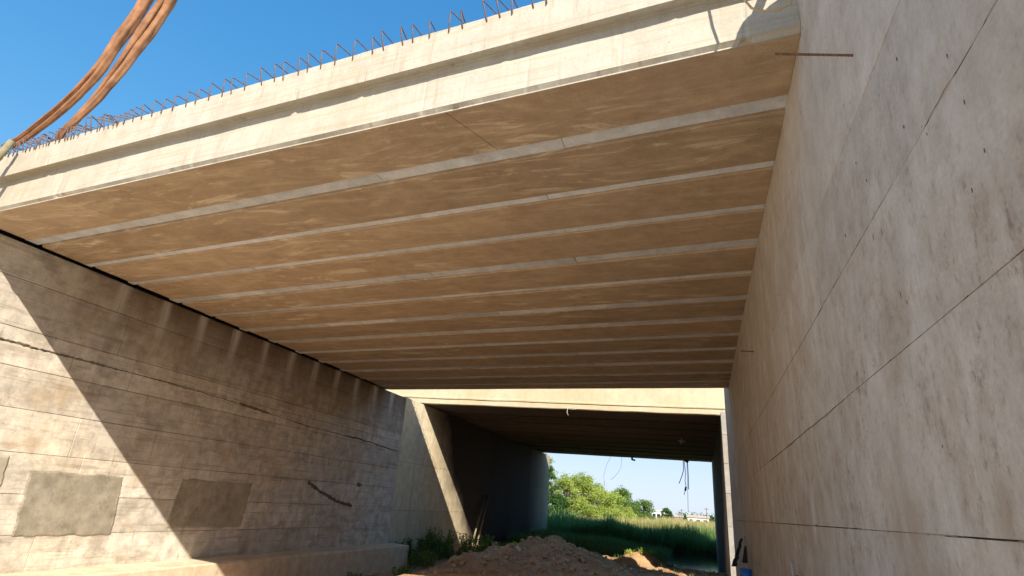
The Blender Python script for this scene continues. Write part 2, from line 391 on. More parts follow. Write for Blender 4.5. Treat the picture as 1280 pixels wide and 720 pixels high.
def recalc_out(me, s):
    if me.polygons[-1].normal.x*s < 0: me.flip_normals()
    return me
def wall(name, label, x, s, y0, y1, rows, width, thick, mat, gapmat, gap=.008, proud=.003, depth=.03, seamfn=None, jit=.3, cat='wall', core_top=None, wave=.002, tilt=0):
    base = (x, (y0+y1)/2, rows[0]); root = empty(name, base); tag(root, label, cat)
    zt = core_top or rows[-1]
    xa, xb = (x - s*(depth-.002), x - s*thick)
    v, f = box(min(xa, xb), max(xa, xb), y0, y1, rows[0], zt-.004)
    link('wall_core', mesh('wall_core', off(v, base), f), gapmat, root)
    for r in range(len(rows)-1):
        cuts = [y0]; y = y0 + width*(.35+.65*random.random()) if seamfn is None else None
        if seamfn is None:
            while y < y1-width*.35:
                cuts.append(y); y += width*(1+random.uniform(-jit, jit))
        else: cuts += [c for c in seamfn(r) if y0 < c < y1]
        cuts.append(y1)
        for a, b in zip(cuts, cuts[1:]):
            px = x + s*random.uniform(-proud, proud)
            me = panel_mesh(px, s, a, b, rows[r], rows[r+1], depth, gap, wave)
            me.transform(Matrix.Translation((-base[0], -base[1], -base[2])))
            link('wall_panel', me, mat, root)
    return root, base

# left abutment of the new bridge
XL = -14.16
vert = [-9.6, -6.3, -2.9, .4, 3.7, 7.0, 10.1, 13.35, 16.4, 19.35, 22.35]
lrows = [.45, 1.22, 2.05, 2.90, 3.80, 4.65, 5.12, 5.46, 6.50, 7.28]
lw, lb = wall('abutment_wall', 'long stained concrete abutment wall on the left, half sunlit, patched with mortar', XL, 1, -12, 25.9, lrows, 3.1, 1.1,
              M['left'], M['left_gap'], gap=.010, proud=.006, seamfn=lambda r: [v+(.25*((r*7) % 5-2))*.5 for v in vert] if r not in (5, 6) else [v+.8 for v in vert[::2]])
# rough cold joint and broken spots
def ridge(x, s, line, h, pr, base, parent, mat, name, step=.05, amp=lambda y: 1.):
    V = []; F = []; L = []
    tot = 0
    for (ya, za), (yb, zb) in zip(line, line[1:]):
        n = max(2, int(abs(yb-ya)/step))
        for i in range(n): t = i/n; L.append((ya+(yb-ya)*t, za+(zb-za)*t))
    for i, (y, z) in enumerate(L):
        a = max(.02, amp(y)); z += .03*nz(y*1.7, 3)+.012*nz(y*9., 8)
        u = h*a*(.45+.7*random.random()); d = h*a*(.45+.7*random.random()); p = pr*a*(.15+random.random())
        V += [(x-s*.004, y, z+u), (x+s*p, y+random.uniform(-.01, .01), z+u*.3), (x+s*p*random.random(), y, z-d*.4), (x-s*.004, y, z-d)]
        if i:
            k = 4*(i-1)
            for m in range(3): F.append((k+m, k+m+1, k+m+5, k+m+4))
    me = mesh(name, off(V, base), F); return link(name, me, mat, parent)
ridge(XL+.002, 1, [(2, 5.14), (7.7, 5.14), (11.5, 5.11), (14.3, 5.04), (18.4, 4.82), (22.7, 4.77), (25.7, 4.6)], .035, .03, lb, lw, M['rough'], 'rough_joint', .055,
      lambda y: max(.15, (1.15 if y < 10 else .55+.9*nz(y*.55, 4.)) if y < 17 else .45+.8*nz(y*.8, 2)+(.5 if y > 21 else 0)))
ridge(XL+.004, 1, [(19.1, 2.84), (19.9, 2.55), (21.2, 2.2), (22.4, 2.02)], .075, .06, lb, lw, M['rough'], 'broken_edge', .07)
ridge(XL+.004, 1, [(22.5, 2.95), (22.9, 2.9)], .09, .05, lb, lw, M['rough'], 'broken_edge', .07)
ridge(XL+.004, 1, [(14.8, 5.03), (16.3, 4.93)], .05, .045, lb, lw, M['rough'], 'broken_edge', .06)
def patch(y0, y1, z0, z1, pr, slant, seed):
    random.seed(seed); n = 34; L = []
    for (ya, za), (yb, zb) in zip([(y0+slant, z0), (y1+slant, z0), (y1, z1), (y0, z1)], [(y1+slant, z0), (y1, z1), (y0, z1), (y0+slant, z0)]):
        for i in range(n):
            t = i/n; L.append((ya+(yb-ya)*t+.035*nz(t*6+ya, seed*3.+za)+.012*random.uniform(-1, 1), za+(zb-za)*t+.035*nz(t*7+za, seed*5.+ya)+.008*random.uniform(-1, 1)))
    cy = sum(a for a, _ in L)/len(L); cz = sum(b for _, b in L)/len(L)
    V = [(XL+.001, a, b) for a, b in L]+[(XL+pr, cy+(a-cy)*.965, cz+(b-cz)*.94) for a, b in L]
    m = len(L); F = [(i, (i+1) % m, m+(i+1) % m, m+i) for i in range(m)] + [tuple(range(m, 2*m))]
    link('mortar_patch', recalc_out(mesh('mortar_patch', off(V, lb), F), 1), M['patch'], lw)
patch(9.25, 11.55, 1.17, 2.56, .018, .12, 1)
patch(6.5, 8.75, .9, 2.84, .022, .15, 2)
patch(13.35, 16.2, 1.3, 2.62, .012, -.1, 3)
random.seed(11)
# footing ledge in front of it
def ledge():
    base = (-13.6, 8, 0); V = []; F = []; n = 120; prof = [(-14.15, -1.1), (-14.15, .475), (-13.22, .45), (-13.18, .41), (-13.16, -1.1)]
    for i in range(n+1):
        y = -12+38.25*i/n
        for k, (x, z) in enumerate(prof):
            V.append((x+(.02*nz(y*1.3, k*3.) if k > 1 else 0), y, z+(.018*nz(y*1.7, k) if k in (1, 2, 3) else 0)))
    m = len(prof)
    for i in range(n):
        for k in range(m): F.append((i*m+k, i*m+(k+1) % m, (i+1)*m+(k+1) % m, (i+1)*m+k))
    F += [tuple(range(m)), tuple(n*m+k for k in range(m))]
    o = link('footing', recalc(mesh('footing', off(V, base), F)), M['ledge']); o.location = base
    tag(o, 'long low concrete footing ledge along the foot of the left wall', 'footing')
ledge()

# right retaining wall
XR = 1.2
rrows = [-.6, .70, 1.68, 2.60, 3.62, 4.57, 5.40, 6.20, 6.92, 7.45, 8.0]
rw, rb = wall('retaining_wall', 'tall streaked grey-brown concrete wall in shade filling the right side', XR, -1, 1.25, 26.3, rrows, 4.8, .5,
              M['right'], M['right_gap'], gap=.0045, proud=.004, wave=.004, jit=.25)  # near end stops short out of view, letting sun onto the ground there
ridge(XR-.001, -1, [(1.2, 2.6), (4.0, 2.601), (8.2, 2.597)], .006, .007, rb, rw, M['fin'], 'mortar_fin', .035, lambda y: .45+1.0*nz(y*1.4, 9.))
ridge(XR-.001, -1, [(1.9, 3.62), (14, 3.61)], .006, .004, rb, rw, M['rough'], 'rough_joint', .05, lambda y: .35+1.2*nz(y*1.1, 5.))
ridge(XR-.001, -1, [(2., 4.57), (6, 4.57)], .006, .005, rb, rw, M['rough'], 'rough_joint', .05, lambda y: .3+1.2*nz(y*1.6, 15.))
# tie holes: small proud discs, dark colour stands in for the hollow's shade
for (y, z) in [(2.45, 4.11), (2.62, 4.02), (3.15, 4.75), (2.9, 4.52), (3.9, 4.86), (4.05, 5.1), (4.6, 4.78), (3.05, 5.15), (2.5, 4.4), (3.6, 3.85), (2.3, 3.1)]:
    r = .006+.006*random.random(); n = 8; V = []; F = []
    for k in range(n):
        a = 2*math.pi*k/n; q1 = 1+.4*random.random()
        V.append((XR-.0005, y+r*.7*q1*math.cos(a), z+r*1.5*q1*math.sin(a)))
    for k in range(n):
        a = 2*math.pi*k/n; V.append((XR-.004, y+r*.5*math.cos(a), z+r*1.1*math.sin(a)))
    F = [(k, (k+1) % n, n+(k+1) % n, n+k) for k in range(n)]+[tuple(range(n, 2*n))]
    link('tie_hole_shade_disc', mesh('tie_hole_shade_disc', off(V, rb), F), M['right_gap'], rw)
def rebar(pa, pb, r, label):
    pa = Vector(pa); pb = Vector(pb); L = (pb-pa).length; n = int(L/.012); pts = []; rr = []
    for i in range(n+1):
        t = i/n; p = pa.lerp(pb, t); pts.append(tuple(p-pa)); rr.append(r*(1.13 if i % 2 else .94))
    v, f = tube(pts, r, 8, rr=rr); o = link('rebar', mesh('rebar', v, f, False), M['rust'], rw)
    o.location = pa - Vector(rb); o['label'] = label
rebar((1.21, 3.71, 5.79), (.69, 3.69, 5.90), .009, 'long rusty reinforcing bar sticking out of the wall')
rebar((1.21, 12.2, 5.87), (.93, 12.2, 5.89), .012, 'short rusty bar end sticking out of the wall')

# ------------------------------------------------------------------ new bridge
H = 7.3
YRn = [5.96, 7.33, 8.59, 9.82, 11.26, 12.67, 14.11, 15.55, 17.02, 18.47, 20.02, 21.48]
GW = [.29, .22, .19, .32, .25, .30, .31, .30, .28, .31, .28, .26]
YF = lambda x: 4.96-.0859*(x-1.21) + .035*math.sin((x+6)*.5)*0    # front face line
YB = lambda x: 22.83-.0640*(x-1.25)
def yline(k, x, o=0.):                 # front edge of joint k at position x
    t = (x+14.0)/15.2; return YL[k]*(1-t)+YRn[k]*t + o - 0.0
bb = (-6.5, 14, 7.3)
br = empty('road_bridge', bb); tag(br, 'new concrete road bridge overhead with brown girder soffits and a pale sunlit edge beam', 'bridge')
XA, XB = -13.95, 1.197
def slab(name, fa, fb, xa, xb, z0, z1, mat, parent=br, ch=.012, nseg=1, sag=0):
    """straight member lying across the span: front edge fa(x), rear edge fb(x), bottom chamfered"""
    V = []; F = []
    for i in range(nseg+1):
        x = xa+(xb-xa)*i/nseg; a = fa(x); b = fb(x); j = (random.uniform(-1, 1)*sag if 0 < i < nseg else 0)
        V += [(x, a, z1), (x, a, z0+ch), (x, a+ch, z0+j), (x, b-ch, z0+j), (x, b, z0+ch), (x, b, z1)]
    for i in range(nseg):
        for k in range(6): F.append((i*6+k, i*6+(k+1) % 6, i*6+6+(k+1) % 6, i*6+6+k))
    F += [tuple(range(6)), tuple(nseg*6+k for k in range(6))]
    return link(name, recalc(mesh(name, off(V, bb), F)), mat, parent)
# the front girder is cast in three lengths; the seams run askew
def seam(y, xn, xf): return xn
for xa, xb in ((XA, -11.05), (-11.04, -2.95), (-2.94, XB)):
    V = []; sl_ = .42
    x0a = xa if xa == XA else xa; pts = []
    def P4(x, skew):
        a = YF(x)+.05; x2 = x+(.42 if skew else 0); return (x, a), (x2, yline(0, x2))
    A1, A2 = P4(xa, xa != XA); B1, B2 = P4(xb, xb != XB)
    lo = [(A1[0], A1[1], H), (B1[0], B1[1], H), (B2[0], B2[1], H), (A2[0], A2[1], H)]
    v, f = hexa(lo+[(p[0], p[1], H+.5) for p in lo])
    link('girder', mesh('girder', off(v, bb), f), M['soffit'], br)
for k in range(12):
    fa = (lambda x, k=k: yline(k, x, GW[k])); fb = (lambda x, k=k: yline(k+1, x)) if k < 11 else (lambda x: YB(x)-.02)
    slab('girder', fa, fb, XA, XB, H+random.uniform(-.018, .014), H+.5, M['soffit'], nseg=24, ch=.018, sag=.003)
    # infill between the girders: short precast pieces with joints
    npc = [5, 5, 4, 9, 4, 5, 4, 4, 3, 3, 3, 3][k]; cuts = [-14.13]+sorted(XA+(XB-XA)*(i+random.uniform(-.12, .12))/npc for i in range(1, npc))+[XB+.01]
    for a, b in zip(cuts, cuts[1:]):
        dz = random.uniform(.035, .05) if k < 5 else random.uniform(.012, .02)
        slab('infill_piece', lambda x, k=k: yline(k, x, .003), lambda x, k=k: yline(k, x, GW[k]-.003), a+.004, b-.004, H+dz, H+.45, M['infill'], ch=.004)
# deck slab above, full width
def yfx(o): return lambda x: YF(x)+o
slab('deck_slab', yfx(.05), lambda x: YB(x)-.03, -15.4, XB, H+.502, H+1.2, M['pale'], ch=.001)
# bearing shelf pieces over the abutment (girder noses)
for k in range(13):
    a = (YF(-14) + .1) if k == 0 else yline(k-1, -14, GW[k-1]); b = yline(k, -14) if k < 12 else YB(-14)-.05
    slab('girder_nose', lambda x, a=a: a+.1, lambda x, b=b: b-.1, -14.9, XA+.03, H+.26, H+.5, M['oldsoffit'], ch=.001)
slab('added_sky_block_wall', lambda x: YF(x)+.06, lambda x: YB(x)-.06, -15.3, -14.905, H-.02, H+.5, M['left_gap'], ch=.001)  # added to close off sky light behind the girder ends
# edge beams
def edge(name, fn, s, prof, mat, n=420):
    V = []; F = []; m = len(prof); xa, xb = -15.6, XB
    for i in range(n+1):
        x = xa+(xb-xa)*i/n
        for k, (o, z) in enumerate(prof):
            wob = .006*nz(x*.9, k*2.)+.003*nz(x*3.1, k*5.)
            if k in (2, 3, 5, 6, 8, 9, 10):
                cn = nz(x*2.3, k*7.)+.8*nz(x*8.1, k*3.)
                if cn > .38: wob += (cn-.38)*.05
                wob += .002*nz(x*21, k)
            V.append((x, fn(x)+s*(o)+(s*wob if k < m-2 else 0), z+(wob if k in (1, 2, 5) else -wob*.5 if k > 8 else wob)))
    for i in range(n):
        for k in range(m): F.append((i*m+k, i*m+(k+1) % m, (i+1)*m+(k+1) % m, (i+1)*m+k))
    F += [tuple(range(m)), tuple(n*m+k for k in range(m))]
    return link(name, recalc(mesh(name, off(V, bb), F)), mat, br)
prof = [(0.06, H-.002), (.045, H-.002), (.045, H+.015), (0, H+.062), (0, 7.99), (-.02, 8.0), (-.155, 7.975), (-.16, 8.20), (-.150, 8.207), (-.155, 8.53), (-.135, 8.55), (.049, 8.55)]
edge('edge_beam', YF, 1, prof, M['fascia'])
edge('rear_edge_beam', YB, -1, prof[:-3]+[(-.16, 9.53), (-.14, 9.55), (.049, 9.55)], M['fascia'])  # top raised unseen above the front beam's, to place the stripe's shadow edge
# rebar hoops
def hoop_mesh(h, l, r=.0095):
    pts = [(0, 0, -.10), (0, 0, h-.05), (0, .012, h-.015), (0, .045, h), (0, l*.6, h+.004), (0, l, h-.01), (0, l+.03, h-.05), (0, l+.03, -.05)]
    v, f = tube(pts, r, 6); return mesh('rebar_hoop', v, f, True)
hm = [hoop_mesh(h, l) for h, l in ((.27, .75), (.26, .60), (.24, .85), (.30, .7))]
for m_ in hm: m_.materials.append(M['hoop'])
xsn = []; x = .9
while x > -15.3:
    xsn.append(x); x -= (random.uniform(.17, .36) if x > -9.5 else random.uniform(.08, .19))
for x in xsn:
    o = bpy.data.objects.new('rebar_hoop', random.choice(hm)); COL.objects.link(o); o.parent = br
    mess = 1.4 if x > -9.5 else 3.6
    o.location = (x-bb[0], YF(x)-.166-bb[1], 8.55-bb[2]); o.rotation_euler = (R(random.uniform(-3, 5))*mess, R(-9+random.uniform(-4, 4)*mess), R(random.uniform(-14, 8))*mess)
for x in xsn[::2]:
    o = bpy.data.objects.new('rebar_hoop', random.choice(hm)); COL.objects.link(o); o.parent = br
    o.location = (x-bb[0], YB(x)+.15-bb[1], 9.55-bb[2]); o.rotation_euler = (0, 0, R(180+random.uniform(-10, 10)))

# ------------------------------------------------------------------ fabric hoses on the deck edge
def hose(name, label, pts, w0, w1, seed):
    """heavy folded fabric sleeve: two fat lobes and a deep crease between"""
    base = pts[0]; root = empty(name, base); tag(root, label, 'hose', group=None)
    P = [Vector(p) for p in pts]; L = []
    for i in range(len(P)-1):
        p0 = P[max(0, i-1)]; p1 = P[i]; p2 = P[i+1]; p3 = P[min(len(P)-1, i+2)]
        for k in range(10):
            t = k/10; L.append(.5*((2*p1)+(-p0+p2)*t+(2*p0-5*p1+4*p2-p3)*t*t+(-p0+3*p1-3*p2+p3)*t**3))
    L.append(P[-1]); n = len(L)
    for lobe, (dx, rr, tw) in enumerate(((-1, .50, 0), (1, .44, 1.2))):
        V = []; F = []; m = 22
        for i, p in enumerate(L):
            t = i/(n-1); a = L[max(0, i-1)]; b = L[min(n-1, i+1)]; d = (b-a).normalized()
            side = d.cross(Vector((0, 1, 0))).normalized(); up = side.cross(d)
            wv = (w0+(w1-w0)*min(1, t*1.7)); c = p + side*dx*wv*(.27+.04*math.sin(t*9+seed)) + up*wv*(.10*math.sin(t*6+lobe*2+seed)-.12*lobe)
            for k in range(m):
                an = 2*math.pi*k/m; q = wv*rr*.5*(1+.22*nz(math.cos(an)*1.3+seed, t*11+math.sin(an), lobe*5)+.13*math.sin(an*4+t*9+lobe)+.10*nz(math.cos(an)*4, t*45, math.sin(an)*4+seed))
                V.append(tuple(c + side*q*math.cos(an)*1.0 + up*q*math.sin(an)*1.15 - Vector(base)))
        for i in range(n-1):
            for k in range(m): F.append((i*m+k, i*m+(k+1) % m, (i+1)*m+(k+1) % m, (i+1)*m+k))
        F += [tuple(range(m)), tuple((n-1)*m+k for k in range(m))]
        link('sleeve', recalc(mesh('sleeve', V, F, True)), M['hose'], root)
hose('fabric_hose', 'outer rust-orange folded hose reaching the far left deck corner', [(-13.45, 6.05, 8.75), (-13.11, 6.1, 8.92), (-12.49, 6.1, 9.33), (-11.92, 6.1, 9.83), (-11.51, 6.1, 10.42), (-11.25, 6.1, 11.18), (-11.0, 6.1, 11.9), (-10.85, 6.1, 12.58), (-10.5, 6.3, 14.5), (-10.3, 6.6, 17)], .12, .31, 1.)
hose('fabric_hose', 'inner rust-orange folded hose ending among the bent rebar hoops', [(-11.95, 6.2, 8.60), (-11.67, 6.0, 8.72), (-11.38, 6.0, 9.10), (-11.05, 6.0, 9.55), (-10.74, 6.0, 10.2), (-10.45, 6.0, 10.9), (-10.16, 6.0, 11.68), (-9.98, 6.0, 12.19), (-9.5, 6.3, 14.3), (-9.3, 6.6, 17)], .14, .30, 4.)
# the timber prop hooked on the left end of the deck
v, f = join([tube([(0, 0, 0), (.13, .02, .42), (.28, .06, .86)], .085, 8, rr=[.075, .07, .06])]);
o = link('timber_prop', mesh('timber_prop', v, f, True), M['timber']); o.location = (-12.93, 5.72, 7.75); tag(o, 'weathered olive timber prop leaning on the left end of the deck edge', 'timber')

# rope loop and unseen things added on the right wall top to shadow the edge beam
pts = [(.58, 4.64, 8.3), (.60, 4.66, 7.9), (.64, 4.68, 7.58), (.72, 4.7, 7.43), (.84, 4.7, 7.36), (.97, 4.7, 7.35), (1.07, 4.7, 7.40), (1.13, 4.68, 7.55), (1.16, 4.6, 7.8), (1.15, 4.5, 8.03)]
b0 = (1.15, 4.5, 8.03); v, f = tube([tuple(np.array(p)-np.array(b0)) for p in pts], .013, 6)
o = link('rope', mesh('rope', v, f, True), M['rope']); o.location = b0; tag(o, 'pale rope hanging in a loop before the right end of the edge beam', 'rope')
def tarp(name, label, loc, sx, sy, h, seed):
    V = []; F = []; n = 14
    for j in range(n+1):
        for i in range(n+1):
            u = i/n-.5; w_ = j/n-.5; e = max(0, 1-(abs(u)*2)**2.5)*max(0, 1-(abs(w_)*2)**2.5)
            V.append((u*sx+.09*nz(u*5, w_*5, seed), w_*sy+.12*nz(u*4, w_*6, seed+4), .02+h*e*(.55+.9*abs(nz(u*4+seed, w_*4, 2)))+.05*nz(u*12, w_*12, seed)))
    m = n+1; F = [(j*m+i, j*m+i+1, (j+1)*m+i+1, (j+1)*m+i) for j in range(n) for i in range(n)]
    o = link(name, mesh(name, V, F, False), M['tarp']); o.location = loc; tag(o, label, 'shadow_tarp')
    md = o.modifiers.new('thickness', 'SOLIDIFY'); md.thickness = .01
tarp('shadow_tarp', 'crumpled grey sheet added unseen on the right wall top to cast shadow', (1.47, 3.75, 8.03), .5, 1.6, .42, 2.)
def board(name, loc, rot, size, mat, label, cat):
    v, f = box(-size[0]/2, size[0]/2, -size[1]/2, size[1]/2, -size[2]/2, size[2]/2)
    o = link(name, mesh(name, v, f), mat); o.location = loc; o.rotation_euler = rot; tag(o, label, cat)
    md = o.modifiers.new('edge', 'BEVEL'); md.width = .004; md.segments = 1; return o
board('shadow_board', (1.3, 2.95, 8.22), (R(58), R(8), R(20)), (.5, .7, .02), M['timber'], 'tilted board added unseen on the right wall top to cast shadow', 'board')
board('shadow_plank', (1.33, 4.2, 8.32), (R(50), R(12), R(8)), (.09, 1.0, .03), M['timber'], 'narrow board end added unseen on the right wall top to cast shadow', 'board')

# ------------------------------------------------------------------ old bridge behind
H2 = 7.4
YF2 = lambda x: 28.01+.1239*(x+14.32); YB2 = lambda x: 54.64+.1448*(x+14.17)
b2_ = (-6.5, 42, H2); ob = empty('road_bridge', b2_); tag(ob, 'older dark bridge beyond, ribbed black soffit and yellow sunlit edge beam', 'bridge')
def slab2(name, fa, fb, xa, xb, z0, z1, mat, ch=.01):
    V = []
    for x in (xa, xb):
        a = fa(x); b = fb(x); V += [(x, a, z1), (x, a, z0+ch), (x, a+ch, z0), (x, b-ch, z0), (x, b, z0+ch), (x, b, z1)]
    F = [(k, (k+1) % 6, 6+(k+1) % 6, 6+k) for k in range(6)]+[tuple(range(6)), tuple(range(6, 12))]
    return link(name, recalc(mesh(name, off(V, b2_), F)), mat, ob)
ng = 18
for k in range(ng):
    f0 = lambda x, t=k/ng: YF2(x)+.3+(YB2(x)-YF2(x)-.6)*t+.05
    f1 = lambda x, t=(k+1)/ng: YF2(x)+.3+(YB2(x)-YF2(x)-.6)*t-.05
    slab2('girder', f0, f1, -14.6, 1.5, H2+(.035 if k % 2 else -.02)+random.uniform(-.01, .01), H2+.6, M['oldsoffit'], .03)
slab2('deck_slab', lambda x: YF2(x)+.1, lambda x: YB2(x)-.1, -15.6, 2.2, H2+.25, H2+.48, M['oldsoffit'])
def edge2(fn, s, name, tp=1.75):
    pr = [(.3, H2), (0.02, H2), (0, H2+.03), (0, H2+.26), (-.05, H2+.29), (-.06, H2+.36), (.0, H2+.40), (.0, H2+tp), (.3, H2+tp)]
    V = []; F = []; n = 60; m = len(pr); xa, xb = -19.5, 2.3
    for i in range(n+1):
        x = xa+(xb-xa)*i/n
        for k, (o, z) in enumerate(pr):
            wv = .012*nz(x*.8, k*1.3)+.006*nz(x*3, k); V.append((x, fn(x)+s*o+wv, z+wv))
    for i in range(n):
        for k in range(m): F.append((i*m+k, i*m+(k+1) % m, (i+1)*m+(k+1) % m, (i+1)*m+k))
    F += [tuple(range(m)), tuple(n*m+k for k in range(m))]
    link(name, recalc(mesh(name, off(V, b2_), F)), M['fascia2'], ob)
edge2(YF2, 1, 'edge_beam'); edge2(YB2, -1, 'rear_edge_beam', .5)
# its two abutments
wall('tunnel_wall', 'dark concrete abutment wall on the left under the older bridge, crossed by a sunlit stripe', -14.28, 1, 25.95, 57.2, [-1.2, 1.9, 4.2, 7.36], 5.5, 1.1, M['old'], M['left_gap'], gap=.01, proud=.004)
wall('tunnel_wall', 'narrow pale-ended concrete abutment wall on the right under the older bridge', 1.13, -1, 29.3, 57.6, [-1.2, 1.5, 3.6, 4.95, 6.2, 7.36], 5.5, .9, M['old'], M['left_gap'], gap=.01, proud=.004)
v, f = box(1.105, 2.05, 29.16, 29.29, -1., 7.38)
rows = [-1., 2.3, 3.7, 5.0, 6.3, 7.38]; pr_ = empty('end_pier', (1.5, 29.2, -1)); tag(pr_, 'pale narrow end face of the right abutment, cast in stacked blocks', 'pier')
for a, b in zip(rows, rows[1:]):
    v, f = box(1.10, 2.05, 28.75, 29.29, a+.008, b-.008); link('block', mesh('block', off(v, (1.5, 29.2, -1)), f), M['pier'], pr_)
# small fixings under the old soffit
def thing_tubes(name, label, cat, items, mat, base):
    v, f = join([tube([tuple(np.array(p)-np.array(base)) for p in pts], r, 6) for pts, r in items])
    o = link(name, mesh(name, v, f, True), mat); o.location = base; return tag(o, label, cat)
thing_tubes('hanging_strap', 'short pale strap hanging from the lower lip of the yellow edge beam', 'strap', [([(-6.38, 28.9, 7.42), (-6.40, 28.88, 7.2), (-6.33, 28.88, 7.05)], .018), ([(-6.38, 28.9, 7.40), (-6.1, 28.88, 7.36), (-5.9, 28.86, 7.39)], .012)], M['tarp'], (-6.38, 28.9, 7.42))
thing_tubes('lamp_fitting', 'small broken lamp fitting on the dark soffit right of centre', 'lamp', [([(-1.02, 39.8, 7.42), (-1.02, 39.8, 7.2)], .05), ([(-1.25, 39.8, 7.24), (-.8, 39.8, 7.2)], .05), ([(-1.1, 39.8, 7.2), (-1.02, 39.8, 7.05)], .04)], M['tarp'], (-1.02, 39.8, 7.42))
yb = 56.2
thing_tubes('hanging_cables', 'black cables with a dangling connector hanging from the rear of the dark bridge', 'cables', [
    ([(-1.38, yb, 7.5), (-1.36, yb, 6.6), (-1.55, yb, 6.0), (-1.82, yb, 5.35)], .035), ([(-1.3, yb, 7.5), (-1.22, yb, 6.4), (-1.28, yb, 5.6), (-1.2, yb, 5.0)], .03),
    ([(-1.0, yb, 7.5), (-.98, yb, 6.), (-1.0, yb, 4.9)], .035), ([(-1.05, yb, 7.4), (-1.08, yb, 5.), (-1.12, yb, 3.0)], .02), ([(-1.22, yb, 5.1), (-1.3, yb, 4.75)], .09), ([(-1.2, yb, 7.45), (-.95, yb, 7.25)], .13), ([(-1.3, yb, 4.8), (-1.42, yb, 4.4)], .03)], M['wire'], (-1.2, yb, 7.5))
thing_tubes('hanging_cables', 'two hair-thin loose wires hanging from the left of the dark bridge rear edge', 'cables', [
    ([(-7.9, yb-.6, 7.5), (-8.35, yb-.6, 6.6), (-8.6, yb-.6, 5.6), (-8.5, yb-.6, 4.8)], .012), ([(-6.9, yb-.6, 7.5), (-7.0, yb-.6, 6.4), (-7.4, yb-.6, 5.8), (-7.95, yb-.6, 5.3)], .012)], M['wire'], (-7.5, yb-.6, 7.5))
thing_tubes('cable_bracket', 'small black bracket hooked on the middle of the dark bridge rear edge', 'bracket', [([(-6.0, yb-.2, 7.6), (-6.0, yb-.2, 7.22)], .1), ([(-6.0, yb-.2, 7.25), (-5.7, yb-.2, 7.2)], .08)], M['wire'], (-6, yb-.2, 7.6))
# poles leaning in the dark
for i, (ya, yt) in enumerate(((35.9, 38.9), (36.8, 39.6))):
    v, f = tube([(0, 0, 0), (-.5, yt-ya, 3.0)], .06, 7); o = link('timber_pole', mesh('timber_pole', v, f, True), M['timber']); o.location = (-13.72, ya, 0)
    tag(o, ['brown pole leaning on the dark wall just behind the sunlit stripe', 'brown pole leaning on the dark wall, the farther of two'][i], 'pole')

# ------------------------------------------------------------------ drum, sheet, pipe by the right wall
def lathe(prof, n=20):
    V = []; F = []
    for r, z in prof:
        for k in range(n): a = 2*math.pi*k/n; V.append((r*math.cos(a), r*math.sin(a), z))
    for i in range(len(prof)-1):
        for k in range(n): F.append((i*n+k, i*n+(k+1) % n, (i+1)*n+(k+1) % n, (i+1)*n+k))
    F += [tuple(range(n-1, -1, -1)), tuple((len(prof)-1)*n+k for k in range(n))]; return V, F
dz_ = height(.93, 17)
dr = empty('drum', (1.01, 17, dz_-.02)); dr.scale = (.66, .66, .86); tag(dr, 'blue plastic drum standing against the foot of the right wall', 'drum')
v, f = lathe([(.19, 0), (.215, .03), (.215, .28), (.225, .30), (.225, .34), (.215, .36), (.215, .66), (.225, .68), (.225, .72), (.21, .75), (.2, .83)]); link('body', mesh('body', v, f, True), M['blue'], dr)
v, f = lathe([(.21, .832), (.222, .84), (.222, .88), (.2, .885)]); link('lid', mesh('lid', v, f), M['blue'], dr)
sh = empty('leaning_sheet', (.97, 17.3, dz_)); tag(sh, 'torn black sheet in a thin pale frame leaning on the right wall above the drum', 'sheet')
V = []; n = 16
for i in range(n+1):
    t = i/n; z = .75+.68*t; wd = .13*(1-t*.6)+.03*nz(t*9, 1); x0 = -.29+.30*t+.025*nz(t*14, 5); V += [(x0, .25*t, z), (x0+wd, .3*t+.02*nz(t*7), z)]
F = [(2*i, 2*i+1, 2*i+3, 2*i+2) for i in range(n)]
o = link('black_sheet', mesh('black_sheet', V, F), M['black'], sh); md = o.modifiers.new('t', 'SOLIDIFY'); md.thickness = .02
v, f = tube([(-.12, -.02, .2), (0, .1, .85), (.10, .3, 1.48)], .018, 6); link('frame_rod', mesh('frame_rod', v, f, True), M['white'], sh)
v, f = tube([(.16, -.02, .2), (.14, .1, .85), (.12, .3, 1.48)], .012, 6); link('frame_rod', mesh('frame_rod', v, f, True), M['tarp'], sh)
v, f = hexa([(-.02, .05, .85), (.12, .05, .85), (.12, .09, .85), (-.02, .09, .85), (.085, .2, 1.25), (.125, .2, 1.25), (.125, .24, 1.25), (.085, .24, 1.25)]); link('black_panel', mesh('black_panel', v, f), M['black'], sh)
g0 = height(1.0, 7.9)
pp_ = empty('plastic_pipe', (1.02, 7.8, g0)); tag(pp_, 'white plastic pipe leaning against the right wall near the bottom edge', 'pipe')
zt = 2.13-g0
v, f = tube([(0, 0, 0), (.05, .62, zt*.5), (.10, 1.25, zt)], .021, 8); link('pipe', mesh('pipe', v, f, True), M['white'], pp_)
v, f = tube([(.05, 1.0, zt*.78), (.11, .95, zt*.85), (.16, .9, zt*.80)], .007, 5); link('wire_tie', mesh('wire_tie', v, f, True), M['wire'], pp_)

